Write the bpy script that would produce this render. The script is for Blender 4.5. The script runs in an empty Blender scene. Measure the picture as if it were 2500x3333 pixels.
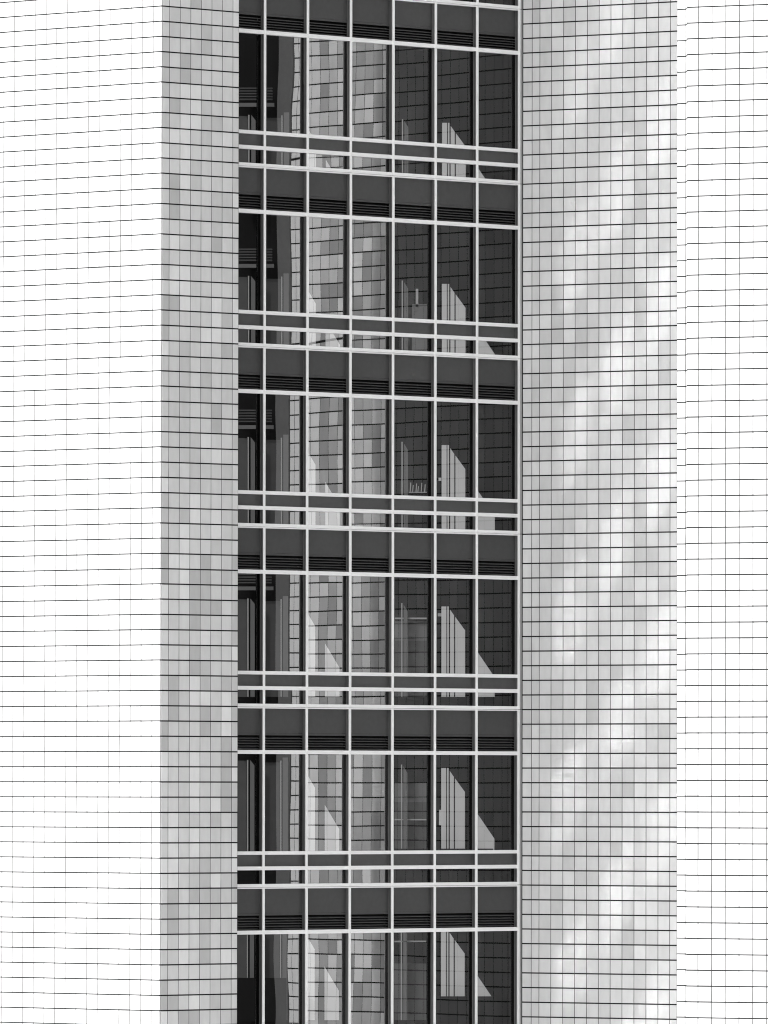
import bpy, math, random
from mathutils import Vector, Matrix
R = math.radians
rnd = random.Random(7)
sc = bpy.context.scene
col = sc.collection

# ------------------------------------------------------------------ camera
H = 34.0                                   # eye height above the street, metres
F_PX, W_PX = 32700.0, 2500.0               # focal length in photo pixels (long telephoto)
TILT, ROLL = math.atan(898.5 / F_PX), 0.0015
cam = bpy.data.cameras.new('camera')
cam.sensor_fit = 'HORIZONTAL'
cam.sensor_width = 36.0
cam.lens = 36.0 * F_PX / W_PX
cam.clip_start, cam.clip_end = 1.0, 3000.0
co = bpy.data.objects.new('camera', cam)
col.objects.link(co)
co.matrix_world = Matrix.Translation((0, 0, H)) @ Matrix.Rotation(R(90) + TILT, 4, 'X') @ Matrix.Rotation(ROLL, 4, 'Z')
sc.camera = co

# ------------------------------------------------------------------ sky, sun, exposure
SUN_AZ, SUN_EL = R(62.3), R(38)            # left of the viewing axis, behind the camera
w = bpy.data.worlds.new('World')
sc.world = w
w.use_nodes = True
nt = w.node_tree
bg = nt.nodes['Background']
sky = nt.nodes.new('ShaderNodeTexSky')
sky.sky_type = 'NISHITA'
sky.sun_disc = False
sky.sun_elevation = SUN_EL
sky.sun_rotation = R(180) + SUN_AZ
bw = nt.nodes.new('ShaderNodeRGBToBW')     # the photograph is black and white
nt.links.new(sky.outputs[0], bw.inputs[0])
nt.links.new(bw.outputs[0], bg.inputs[0])
sky.dust_density = 5.0
sky.air_density = 2.0
sky.ozone_density = 0.0
bg.inputs[1].default_value = 0.15
sl = bpy.data.lights.new('sun', 'SUN')
sl.energy = 2.0
sl.angle = R(0.5)
sl.color = (1, 1, 1)
so = bpy.data.objects.new('sun', sl)
col.objects.link(so)
to_sun = Vector((-math.sin(SUN_AZ) * math.cos(SUN_EL), -math.cos(SUN_AZ) * math.cos(SUN_EL), math.sin(SUN_EL)))
so.rotation_euler = to_sun.to_track_quat('Z', 'Y').to_euler()
so.location = to_sun * 400
sc.view_settings.view_transform = 'Standard'
sc.view_settings.look = 'None'
sc.view_settings.gamma = 1.0
sc.view_settings.exposure = 0.90
sc.view_settings.use_curve_mapping = False
sc.render.engine = 'CYCLES'
sc.cycles.max_bounces = 10
sc.cycles.sample_clamp_indirect = 0          # sunlight mirrored by the wing's glass lands on the shaded wall
sc.cycles.blur_glossy = 0.0
sc.cycles.use_guiding = True
sc.cycles.use_surface_guiding = True
sc.cycles.guiding_training_samples = 128
sc.cycles.surface_guiding_probability = 0.75
sc.cycles.filter_width = 1.1
sc.cycles.glossy_bounces = 6
sc.cycles.transparent_max_bounces = 16

# ------------------------------------------------------------------ materials
def mat(name, v, rough=0.5, spec=0.3, mottle=0.0, scale=6.0, metal=0.0, stretch=1.0):
    m = bpy.data.materials.new(name)
    m.use_nodes = True
    t = m.node_tree
    p = t.nodes['Principled BSDF']
    p.inputs['Base Color'].default_value = (v, v, v, 1)
    p.inputs['Roughness'].default_value = rough
    p.inputs['Specular IOR Level'].default_value = spec
    p.inputs['Metallic'].default_value = metal
    if mottle:
        geo = t.nodes.new('ShaderNodeNewGeometry')
        nz = t.nodes.new('ShaderNodeTexNoise')
        nz.inputs['Scale'].default_value = scale
        nz.inputs['Detail'].default_value = 5
        mr = t.nodes.new('ShaderNodeMapRange')
        mr.inputs['From Min'].default_value = 0.25
        mr.inputs['From Max'].default_value = 0.75
        mr.inputs['To Min'].default_value = v * (1 - mottle)
        mr.inputs['To Max'].default_value = v * (1 + mottle)
        vm = t.nodes.new('ShaderNodeVectorMath')
        vm.operation = 'MULTIPLY'
        vm.inputs[1].default_value = (1, 1, stretch)
        t.links.new(geo.outputs['Position'], vm.inputs[0])
        t.links.new(vm.outputs[0], nz.inputs['Vector'])
        t.links.new(nz.outputs['Fac'], mr.inputs['Value'])
        t.links.new(mr.outputs[0], p.inputs['Base Color'])
    return m

def glass(name, ior, tint, rough=0.0):
    """a coated pane: part mirror, part tinted view through"""
    m = bpy.data.materials.new(name)
    m.use_nodes = True
    t = m.node_tree
    t.nodes.remove(t.nodes['Principled BSDF'])
    out = t.nodes['Material Output']
    fr = t.nodes.new('ShaderNodeFresnel')
    fr.inputs['IOR'].default_value = ior
    tr = t.nodes.new('ShaderNodeBsdfTransparent')
    tr.inputs[0].default_value = (tint, tint, tint, 1)
    gl = t.nodes.new('ShaderNodeBsdfGlossy')
    gl.inputs['Roughness'].default_value = rough
    gl.inputs['Color'].default_value = (1, 1, 1, 1)
    mx = t.nodes.new('ShaderNodeMixShader')
    t.links.new(fr.outputs[0], mx.inputs[0])
    t.links.new(tr.outputs[0], mx.inputs[1])
    t.links.new(gl.outputs[0], mx.inputs[2])
    t.links.new(mx.outputs[0], out.inputs[0])
    return m

TONES = [0.49, 0.54, 0.58, 0.605, 0.625, 0.645, 0.665, 0.36, 0.46, 0.75]
tile_mats = [mat('tile_glaze_%d' % i, v, 0.32, 0.35, 0.05, 7.0, 0.0, 0.3) for i, v in enumerate(TONES)]
M_JOINT = mat('dark_joint', 0.022, 0.9, 0.1)
M_PLAIN = mat('plain_cladding', 0.55, 0.5, 0.3, 0.05, 1.0)
M_WHITE = mat('white_enamel', 0.9, 0.35, 0.4, 0.02, 3.0)
M_SIDE = mat('grey_anodised', 0.14, 0.4, 0.4, 0.08, 8.0)
M_DARKMETAL = mat('dark_gasket', 0.05, 0.5, 0.3)
M_SPAN = mat('spandrel_grey', 0.066, 0.42, 0.25, 0.06, 9.0)
M_BAND = mat('sill_band_grey', 0.09, 0.42, 0.25, 0.06, 9.0)
M_SLAT = mat('louver_slat', 0.085, 0.5, 0.3, 0.05, 9.0)
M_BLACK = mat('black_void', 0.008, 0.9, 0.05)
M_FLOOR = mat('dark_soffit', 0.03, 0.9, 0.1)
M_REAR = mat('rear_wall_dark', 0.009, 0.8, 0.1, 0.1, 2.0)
M_REARGREY = mat('rear_grey', 0.14, 0.7, 0.2, 0.06, 2.0)
M_REARMID = mat('rear_mid', 0.36, 0.7, 0.2, 0.04, 2.0)
M_REARDIM = mat('rear_dim', 0.08, 0.7, 0.2, 0.1, 3.0)
M_PALE = mat('sun_patch_and_rail', 0.58, 0.7, 0.2, 0.03, 2.0)  # pale tone of the panels standing in for sun patches, and of some rails
M_GROUND = mat('paving', 0.55, 0.9, 0.1, 0.15, 0.2)
G_DARK = glass('pane_glass', 1.53, 0.40)
G_COAT = glass('pane_glass_coated', 2.9, 0.40)
G_SIDE = glass('side_pane_glass', 7.0, 0.3, 0.045)

# ------------------------------------------------------------------ helpers
class MB:
    def __init__(s):
        s.v, s.f, s.m = [], [], []
    def box(s, x0, x1, y0, y1, z0, z1, mi=0, shear=0.0):
        b = len(s.v)
        s.v += [(x0, y0, z0), (x1, y0, z0), (x1, y1, z0 + shear), (x0, y1, z0 + shear),
                (x0, y0, z1), (x1, y0, z1), (x1, y1, z1 + shear), (x0, y1, z1 + shear)]
        for q in ((0, 1, 5, 4), (1, 2, 6, 5), (2, 3, 7, 6), (3, 0, 4, 7), (4, 5, 6, 7), (3, 2, 1, 0)):
            s.f.append(tuple(b + i for i in q)); s.m.append(mi)
    def prism(s, pts, y0, y1, mi=0):
        """outline in x,z (counter-clockwise seen from the front) given a real thickness in y"""
        b, n = len(s.v), len(pts)
        s.v += [(x, y0, z) for x, z in pts] + [(x, y1, z) for x, z in pts]
        s.f.append(tuple(b + i for i in range(n))); s.m.append(mi)
        s.f.append(tuple(b + n + i for i in reversed(range(n)))); s.m.append(mi)
        for i in range(n):
            j = (i + 1) % n
            s.f.append((b + j, b + i, b + n + i, b + n + j)); s.m.append(mi)
    def mesh(s, name, mats):
        me = bpy.data.meshes.new(name)
        me.from_pydata(s.v, [], s.f)
        for m in (mats if isinstance(mats, list) else [mats]):
            me.materials.append(m)
        if any(s.m):
            me.polygons.foreach_set('material_index', s.m)
        me.update()
        return me

def link(name, me, parent=None, loc=(0, 0, 0), rot=(0, 0, 0)):
    o = bpy.data.objects.new(name, me)
    col.objects.link(o)
    o.parent = parent
    o.location = loc
    o.rotation_euler = rot
    return o

def thing(name, label, cat, loc, rz):
    o = bpy.data.objects.new(name, None)
    col.objects.link(o)
    o.location = loc
    o.rotation_euler = (0, 0, rz)
    o['label'] = label
    o['category'] = cat
    o['kind'] = 'thing'
    return o

cache = {}
def boxmesh(name, m, *dims):
    k = (name, m.name) + tuple(round(d, 4) for d in dims)
    if k not in cache:
        b = MB(); b.box(*dims); cache[k] = b.mesh(name, m)
    return cache[k]

# ------------------------------------------------------------------ plan of the building
P = 0.3302                                  # tile course height
COURSE0 = 13.333                            # a course joint, above the eye
CORNER = (-4.8392, 217.7)                   # convex corner between sunlit left wall and shaded return
TH_A, TH_B, TH_D, TH_E = R(-43), R(47), R(-34.4), R(-26.7)
def along(o, th, s, d=0.0):                 # s metres along a wall, d metres inward
    return (o[0] + s * math.cos(th) - d * math.sin(th), o[1] + s * math.sin(th) + d * math.cos(th))
RECESS = 0.56
C0 = along(CORNER, TH_B, 0, RECESS)         # curtain wall plane sits back behind the tiled return

ct, st = math.cos(TILT), math.sin(TILT)
def hit(o, th, u, v):
    """where a measured point of the facade lies on a wall plane: (along, height above eye)"""
    x, y = (u - 1250) / F_PX, (1666.5 - v) / F_PX
    x, y = x - ROLL * y, y + ROLL * x
    r = (x, ct - y * st, st + y * ct)
    n = (-math.sin(th), math.cos(th))
    k = (n[0] * o[0] + n[1] * o[1]) / (n[0] * r[0] + n[1] * r[1])
    px, py = r[0] * k, r[1] * k
    return (px - o[0]) * math.cos(th) + (py - o[1]) * math.sin(th), r[2] * k

# ------------------------------------------------------------------ ground
b = MB(); b.box(-900, 900, -300, 1500, -0.5, 0)
g = link('ground', b.mesh('ground', M_GROUND)); g['kind'] = 'structure'

# ------------------------------------------------------------------ tiled walls
GH, GV, TT = 0.029, 0.015, 0.03
K_LO, K_HI = -68, 22                        # courses built, relative to COURSE0
def tile_mesh(wd, tone, gh):
    k = ('tile', round(wd, 4), tone, gh)
    if k not in cache:
        b = MB(); x, z = wd / 2, (P - gh) / 2
        c = 0.004
        b.v = [(-x + c, 0, -z + c), (x - c, 0, -z + c), (x - c, 0, z - c), (-x + c, 0, z - c),
               (-x, c, -z), (x, c, -z), (x, c, z), (-x, c, z), (-x, TT, -z), (x, TT, -z), (x, TT, z), (-x, TT, z)]
        b.f = [(0, 1, 2, 3)]
        for i in range(4):
            j = (i + 1) % 4
            b.f += [(j, i, 4 + i, 4 + j), (4 + j, 4 + i, 8 + i, 8 + j)]
        b.m = [0] * len(b.f)
        cache[k] = b.mesh('tile', tile_mats[tone])
    return cache[k]

def pick_tone(weights):
    return rnd.choices(range(len(weights)), weights)[0]

def tiled_wall(root, segs, base_z, weights, vis, limit=300, extra_top=30.0, inset=(0.0, 0.0), gv=GV, gh=GH):
    """segs: list of (x origin, y origin, local turn, column edges). Tiles that show largest are objects of their own."""
    cells = []
    for si, (ox, oy, tz, edges) in enumerate(segs):
        for ci in range(len(edges) - 1):
            for k in range(K_LO, K_HI):
                zc = base_z + (k + 0.5) * P
                wd = edges[ci + 1] - edges[ci] - gv
                cells.append((si, ci, k, (edges[ci] + edges[ci + 1]) / 2, zc, wd))
    M = root.matrix_world
    def area(c):
        ox, oy, tz, _ = segs[c[0]]
        loc = Vector((ox + c[3] * math.cos(tz), oy + c[3] * math.sin(tz), c[4]))
        wp = Matrix.Translation(root.location) @ Matrix.Rotation(root.rotation_euler.z, 4, 'Z') @ loc
        z = wp.z - H
        u = 1250 + F_PX * wp.x / wp.y
        v = 2565 - F_PX * z / wp.y
        hw = c[5] / 2 / wp.y * F_PX
        if not (vis[0] <= u - hw and u + hw <= vis[1] + 2 and 30 < v < 3300):
            return 0
        return c[5] * abs(math.cos(root.rotation_euler.z + tz)) / wp.y ** 2
    order = sorted(range(len(cells)), key=lambda i: (-round(area(cells[i]) * 1e7, 1), cells[i][2], cells[i][1]))
    single = set(i for i in order[:limit] if area(cells[i]) > 0)
    edges_far = len(segs) == 1 and segs[0][3][-1] > 7   # the length only the glass shows
    rest = MB()
    run = {}
    for i, (si, ci, k, x, z, wd) in enumerate(cells):
        ox, oy, tz, _ = segs[si]
        far = x > 4.3 and edges_far
        if (si, ci) in run and rnd.random() < (0.45 if far else 0.4):
            tone = run[si, ci]               # panels of one firing tend to sit above one another
        else:
            tone = 9 if far and x > 7.2 else pick_tone([2, 2, 1, 1, 1, 1, 2, 7, 9, 9] if far else weights)  # last columns get the palest tile, standing in for stronger sun there
        run[si, ci] = tone
        rx, ry = rnd.gauss(0, R(0.25)), rnd.gauss(0, R(0.25))
        dy = rnd.uniform(0, 0.002)
        me = tile_mesh(wd, tone, gh)
        if i in single:
            link('tile', me, root, (ox + x * math.cos(tz) - dy * math.sin(tz), oy + x * math.sin(tz) + dy * math.cos(tz), z), (rx, 0, ry + tz))
        else:
            T = Matrix.Translation((ox, oy, 0)) @ Matrix.Rotation(tz, 4, 'Z') @ Matrix.Translation((x, dy, z)) @ Matrix.Rotation(rx, 4, 'X') @ Matrix.Rotation(ry, 4, 'Z')
            b0 = len(rest.v)
            rest.v += [tuple(T @ v.co) for v in me.vertices]
            for p in me.polygons:
                rest.f.append(tuple(b0 + q for q in p.vertices)); rest.m.append(tone)
    o = link('tile_field', rest.mesh('tile_field', tile_mats), root)
    o['kind'] = 'stuff'
    z0, z1 = base_z + K_LO * P - 0.02, base_z + K_HI * P
    bk, pl = MB(), MB()
    for ox, oy, tz, edges in segs:
        for mb, y0, za, zb in ((bk, 0.007, z0, z1), (pl, 0.0, 0.0, z0 - 0.01), (pl, 0.0, z1 + 0.01, z1 + extra_top)):
            n = len(mb.v)
            mb.box(edges[0] + inset[0], edges[-1] - inset[1], y0, 0.3, za, zb)
            T = Matrix.Translation((ox, oy, 0)) @ Matrix.Rotation(tz, 4, 'Z')
            mb.v[n:] = [tuple(T @ Vector(v)) for v in mb.v[n:]]
    link('joint_backing', bk.mesh('joint_backing', M_JOINT), root)
    link('plain_cladding', pl.mesh('plain_cladding', M_PLAIN), root)

BASE = H + COURSE0
# A: sunlit left wall
ea = [-12.0]
ea = [-0.261 - 0.3285 * i for i in range(30)][::-1] + [-0.004]
A = thing('tiled_wall', 'brightly sunlit white square-tiled wall filling the far left, left of the shaded return', 'wall', (CORNER[0], CORNER[1], 0), TH_A)
tiled_wall(A, [(0, 0, 0, ea)], BASE, [0.5, 1, 2, 4, 6, 6, 5], (0, 521), inset=(0, 0.04), gv=0.015, gh=0.025)
# B: shaded return
eb = [0.033, 0.25, 0.581, 0.911, 1.243, 1.573, 1.904, 2.236, 2.425]
Bw = thing('tiled_wall', 'narrow shaded grey tiled wall between the sunlit left wall and the glazing', 'wall', (CORNER[0], CORNER[1], 0), TH_B)
tiled_wall(Bw, [(0, 0, 0, eb)], BASE, [3, 2, 2, 2, 3, 6, 8, 0, 0, 6], (522, 776), inset=(0.04, 0))
link('end_return', boxmesh('end_return', M_PLAIN, eb[-1] - 0.25, eb[-1] - 0.006, 0.302, 0.85, 0, BASE + 50 * P), Bw)

# ------------------------------------------------------------------ curtain wall
def pane_mesh(wd, ht, seed, amp):
    """a sheet of glass, very slightly bowed and uneven as real panes are"""
    q = random.Random(seed)
    nx, nz = 10, 16
    bow = q.uniform(-1, 1) * amp
    ph = [q.uniform(0, 6.28) for _ in range(6)]
    am = [q.uniform(0.2, 1) * amp * 0.5 for _ in range(3)]
    tx, tz = q.gauss(0, 0.0010), q.gauss(0, 0.0010)
    vs, fs = [], []
    for k in range(nz + 1):
        for i in range(nx + 1):
            a, c = i / nx, k / nz
            y = bow * ((2 * a - 1) ** 2 * 0.6 + (2 * c - 1) ** 2 * 0.8)
            y += am[0] * math.sin(3.1 * c * ht + ph[0]) * math.cos(2.2 * a + ph[1])
            y += am[1] * math.sin(1.7 * c * ht + 2.5 * a + ph[2])
            y += am[2] * 0.9 * math.exp(-((c if ph[3] > 3 else 1 - c) * ht / 0.28) ** 2)
            y += tx * (a - .5) * wd + tz * (c - .5) * ht
            vs.append(((a - .5) * wd, y, c * ht))
    for k in range(nz):
        for i in range(nx):
            p = k * (nx + 1) + i
            fs.append((p, p + 1, p + nx + 2, p + nx + 1))
    me = bpy.data.meshes.new('window_pane')
    me.from_pydata(vs, [], fs)
    me.polygons.foreach_set('use_smooth', [True] * len(fs))
    me.update()
    return me

MW = 0.072                                   # face of a mullion
DEP = 0.105                                  # face of a mullion to the glass
def curtain_wall(root, ms, joints, glass_of, full=True, seed=0, amp=0.0009):
    """ms: left edges of the mullion faces; joints: heights of the floor joints (top of each storey unit).
    Heights below are metres down from the joint."""
    ST = 12 * P
    for zi, zj in enumerate(joints):
        for mi, x in enumerate(ms):
            dx = 0.0 if zi % 2 else 0.004
            m = link('mullion', boxmesh('mullion', M_SIDE, 0.008, MW - 0.008, 0.0115, DEP - 0.002, -ST + 0.012, 0), root, (x + dx, 0, zj))
            link('cover_cap', boxmesh('cover_cap', M_WHITE, 0, MW, 0, 0.010, -ST + 0.009, 0.0), m)
            link('glazing_gasket', boxmesh('glazing_gasket', M_BLACK, -0.012, MW + 0.012, DEP - 0.001, DEP + 0.11, -ST + 0.005, 0), m)
            link('pressure_plate', boxmesh('pressure_plate', M_DARKMETAL, -0.002, MW + 0.002, DEP * 0.52, DEP * 0.62, -ST + 0.012, 0), m)
        for bi in range(len(ms) - 1):
            x0, x1 = ms[bi] + MW, ms[bi + 1]
            xc, wd = (x0 + x1) / 2, x1 - x0
            h = wd / 2
            L = (xc, 0, zj)
            def tr(za, zb, y=0.006):
                return link('transom', boxmesh('transom', M_WHITE, -h + 0.001, h + 0.006, y, DEP + 0.06, za, zb), root, L)
            t = tr(0.004, 0.073)
            link('drip_edge', boxmesh('drip_edge', M_WHITE, -h + 0.001, h + 0.006, 0.012, DEP + 0.05, -0.030, -0.003), t)
            tr(-1.031, -0.946)
            tr(-3.247, -3.171)
            tr(-3.585, -3.503)
            yp = DEP - 0.012
            sp = link('spandrel_panel', boxmesh('spandrel_panel', M_SPAN, -h, h, yp, yp + 0.05, -0.570, -0.031), root, L)
            link('bottom_trim', boxmesh('bottom_trim', M_SPAN, -h, h, yp - 0.004, yp + 0.05, -0.620, -0.575), sp)
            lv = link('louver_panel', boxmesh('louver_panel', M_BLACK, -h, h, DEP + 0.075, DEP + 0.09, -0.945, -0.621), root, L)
            for zz in (-0.685, -0.743, -0.801, -0.859, -0.917) if full else ():
                k = ('slat', round(h, 4))
                if k not in cache:
                    b = MB()
                    b.box(-h, h, DEP - 0.004, DEP + 0.004, -0.009, 0.003)
                    b.box(-h, h, DEP + 0.004, DEP + 0.072, -0.009, -0.004, 0, 0.03)
                    cache[k] = b.mesh('slat', M_SLAT)
                link('slat', cache[k], lv, (0, 0, zz))
            link('sill_band', boxmesh('sill_band', M_BAND, -h, h, yp, yp + 0.05, -3.502, -3.248), root, L)
            for nm, za, zb in (('window_pane', -3.1705, -1.0315), ('lower_pane', -3.8885, -3.5855)):
                me = pane_mesh(wd, zb - za, seed + zi * 100 + bi * 7 + (1 if nm[0] == 'l' else 0), amp if nm[0] == 'w' else amp * 0.6)
                me.materials.append(glass_of(bi))
                link(nm, me, root, (xc, DEP, zj + za))
    x0, x1 = ms[0] - 0.3, ms[-1] + MW
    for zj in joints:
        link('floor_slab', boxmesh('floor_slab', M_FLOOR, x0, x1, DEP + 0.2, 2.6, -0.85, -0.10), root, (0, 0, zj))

mx = [hit(C0, TH_B, u, 1900)[0] for u in (856.3, 996.2, 1136.7, 1275.3, 1413.3, 1548.7, 1685.5)]
mx = [mx[0] - 1.385] + mx
JT = [H + COURSE0 + P - 12 * P * j for j in range(-2, 6)]
Cw = thing('curtain_wall', 'dark glass curtain wall with white grid of mullions between the two grey tiled walls', 'curtain wall', (C0[0], C0[1], 0), TH_B)
curtain_wall(Cw, mx, JT, lambda i: G_COAT if i in (1, 2, 3) else G_DARK)
cend = hit(C0, TH_B, 1699.5, 1900)[0]
xe = mx[-1] + MW + 0.012
zt, zb = JT[0] + 1, JT[-1] - 12 * P
for j in JT:
    link('edge_flashing', boxmesh('edge_flashing', M_REARMID, xe, cend - 0.004, 0.004, 0.25, -12 * P + 0.012, 0), Cw, (0, 0, j))
link('plain_cladding', boxmesh('plain_cladding', M_PLAIN, mx[0], cend, 0, 0.3, 0, zb - 0.02), Cw)
link('plain_cladding', boxmesh('plain_cladding', M_PLAIN, mx[0], cend, 0, 0.3, JT[0] + 0.1, JT[0] + 28), Cw)

# D: shaded right return; it carries on behind the right wing, where only the glass shows it
D0 = along(C0, TH_B, cend)
ed = [hit(D0, TH_D, 1650 + x / 1.952, 1600)[0] for x in (98.5, 157, 206, 281, 357, 432, 508, 583, 658, 733, 809, 885, 961, 1036)]
ed[0] = 0.006
pt = (ed[-1] - ed[3]) / 10
while ed[-1] < 7.95:
    ed.append(ed[-1] + pt)
ed.append(ed[-1] + 0.17)
D_LEN = ed[-1]
Dw = thing('tiled_wall', 'broad shaded grey tiled wall between the glazing and the sunlit right wing', 'wall', (D0[0], D0[1], 0), TH_D)
tiled_wall(Dw, [(0, 0, 0, ed)], BASE, [1, 3, 6, 7, 5, 2, 0], (1699, 2206))

link('edge_post', boxmesh('edge_post', M_SIDE, D_LEN + 0.01, D_LEN + 0.50, -0.03, 0.3, 0, JT[0] + 28), Dw)
link('reflection_blocker', boxmesh('reflection_blocker', M_REAR, D_LEN + 0.56, D_LEN + 0.70, -2.6, 7.0, 0, JT[0] + 28), Dw)  # added unseen dark wall, keeps bright reflections out of the left panes

# E: right wing, nearer than the rest
ZE = F_PX * 0.33 / 51.39
xe0 = (2235.6 - 1250) / F_PX + 0
y_ = (1666.5 - 1100) / F_PX
rr = (xe0 - ROLL * y_, ct - (y_ + ROLL * xe0) * st)
E0 = (rr[0] / rr[1] * ZE, ZE)
ee = [0.004, 0.266, 0.578, 0.893, 1.208, 1.523]
while ee[-1] < 5:
    ee.append(ee[-1] + 0.3145)
Ew = thing('tiled_wall', 'sunlit white tiled wall at the far right, nearer than the grey tiled wall', 'wall', (E0[0], E0[1], 0), TH_E)
SB = 0.42
c_, s_ = math.cos(-TH_E), math.sin(-TH_E)
# set-back corner strip: its right end shows just left of the main face
xr = -0.035 - 0.0
ratio = 1.0
strip_r = -SB * math.tan(-TH_E) * 1.0
sr = hit(along(E0, TH_E, 0, SB), TH_E, 2231.8, 1100)[0]
slf = hit(along(E0, TH_E, 0, SB), TH_E, 2203.4, 1100)[0]
dxr, dyr = 0.0 - sr, -SB
ln = math.hypot(dxr, dyr)
EBASE = H + 16.348 - 60 * 0.0
_k = EBASE
tiled_wall(Ew, [(0, 0, 0, ee), (0, SB, 0, [slf, sr]), (sr + 0.004, SB, math.atan2(dyr, dxr), [0.002, ln - 0.006])], EBASE - 9 * P, [0.5, 1, 2, 4, 6, 6, 5], (2200, 2500), gv=0.015, gh=0.025)

# flank of the right wing: glazed like the middle, it faces left and shows only as a reflection
F0 = along(E0, TH_E, slf + 0.15, SB + 0.35)
FL = 11.6
Fw = thing('curtain_wall', 'glazed flank of the right wing, turned from view, casting sun streaks on the grey wall', 'curtain wall', (F0[0], F0[1], 0), TH_E + R(90))
TH_F = TH_E + R(90.9)
Fw.rotation_euler = (0, 0, TH_F - R(180))
FE = along(F0, TH_F, FL)
Fw.location = (FE[0], FE[1], 0)
curtain_wall(Fw, [0.1 + 1.385 * i for i in range(9)], [H + COURSE0 + P - 12 * P * j for j in range(-6, 6)], lambda i: G_SIDE, full=False, seed=5000, amp=0.00022)
link('back_wall', boxmesh('back_wall', M_REAR, 0, FL, 3.0, 3.2, 0, JT[0] + 18), Fw)
link('plain_cladding', boxmesh('plain_cladding', M_PLAIN, 0, FL, 0, 0.3, 0, JT[-1] - 12 * P - 0.02), Fw)

# ------------------------------------------------------------------ rear wing across the court, seen through the glass
ZR = 246.5
def rp(u, v):
    x, y = (u - 1250) / F_PX, (1666.5 - v) / F_PX
    x, y = x - ROLL * y, y + ROLL * x
    k = ZR / (ct - y * st)
    return x * k, (st + y * ct) * k
Rw = thing('rear_wall', 'dark rear wing seen through the glass with pale panels cut as slanted sun patches on each floor', 'wall', (0, ZR, H), 0)
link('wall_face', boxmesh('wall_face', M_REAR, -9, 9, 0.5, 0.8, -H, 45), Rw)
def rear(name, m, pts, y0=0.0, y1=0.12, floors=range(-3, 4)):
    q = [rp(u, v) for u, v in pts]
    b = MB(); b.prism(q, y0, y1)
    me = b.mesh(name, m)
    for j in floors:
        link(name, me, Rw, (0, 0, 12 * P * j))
BOT = 2268
rect = lambda u0, u1, v0, v1: [(u0, v1), (u1, v1), (u1, v0), (u0, v0)]
cut = lambda u0, u1, v0, v1: [(u0, BOT), (u1, BOT), (u1, v1), (u0, v0)]
rear('sun_patch_panel', M_PALE, rect(1437, 1453, 1974, BOT))  # panels cut to the outline of sun patches, slanted shadow edge included
rear('sun_patch_panel', M_PALE, rect(1456, 1461, 1974, BOT))
rear('sun_patch_panel', M_PALE, cut(1465, 1478, 1984, 2003))
rear('sun_patch_panel', M_PALE, cut(1482, 1514, 2008, 2052))
rear('sun_patch_panel', M_PALE, cut(1536, 1610, 2095, 2204))
rear('sun_patch_panel', M_PALE, cut(1000, 1026, 1994, 2038))
rear('sun_patch_panel', M_PALE, cut(1058, 1105, 2094, 2173))
rear('door_post', M_REARMID, rect(1306, 1310, 1963, BOT))
rear('door_post', M_REARGREY, cut(1314, 1327, 1968, 1990))
rear('door_post', M_REARMID, rect(805, 809, 1948, BOT))
rear('door_post', M_REARGREY, cut(815, 829, 1948, 1966))
rear('door_post', M_REARMID, rect(913, 917, 1950, BOT))
rear('door_post', M_REARGREY, rect(921, 938, 1940, BOT))
rear('transom', M_REARGREY, rect(760, 890, 1909, 1921))
rear('door_leaf', M_REARDIM, rect(768, 803, 1950, BOT), 0.2, 0.3)
rear('door_leaf', M_REARDIM, rect(850, 911, 1956, BOT), 0.2, 0.3)
for sl_ in range(5):
    rear('slat', M_REARDIM, rect(760, 884, 1858 + sl_ * 9, 1862 + sl_ * 9), 0.1, 0.3)  # added slats stand in for the flank louvers mirrored in the left panes
# what stands behind the glass differs from floor to floor (3 is the top one in view)
rear('low_screen', M_REARGREY, rect(1285, 1389, 2022, 2085), 0.15, 0.3, (-1, 0))
rear('low_screen', M_REARDIM, rect(1285, 1389, 2085, BOT), 0.15, 0.3, (-2, -1, 0))
rear('rail', M_REARMID, rect(1285, 1389, 2010, 2015), 0.05, 0.12, (0, -2))
rear('rail', M_PALE, rect(1330, 1389, 2126, 2130), 0.05, 0.12, (1,))
rear('rail', M_REARMID, rect(1285, 1389, 2140, 2144), 0.05, 0.12, (-1,))
rear('rail', M_REARMID, rect(1425, 1437, 1996, 2006), 0.05, 0.12, (0,))
rear('rail', M_PALE, rect(1427, 1436, 2080, 2090), 0.05, 0.12, (1,))
rear('rail', M_PALE, rect(1430, 1438, 2110, 2160), 0.05, 0.12, (-1,))
for q, (u, t) in enumerate(((1333, 2096), (1341, 2104), (1352, 2099), (1358, 2108), (1369, 2097), (1380, 2102))):
    rear('leaf_stem', M_REARMID, [(u, 2126), (u + 3, 2126), (u + 5, t), (u + 2, t)], 0.0, 0.03, (1,))
rear('cupboard', M_REARMID, rect(1352, 1360, 1990, 2050), 0.0, 0.12, (2,))
rear('cupboard', M_REARGREY, rect(1340, 1389, 2040, BOT), 0.0, 0.12, (2,))
rear('desk_edge', M_REAR, rect(1285, 1605, 2236, BOT), -0.4, -0.2, (-1,))
rear('desk_edge', M_REAR, rect(1425, 1620, 2190, BOT), -0.4, -0.2, (-2,))
rear('desk_edge', M_REAR, rect(770, 935, 2130, BOT), -0.4, -0.2, (-2,))
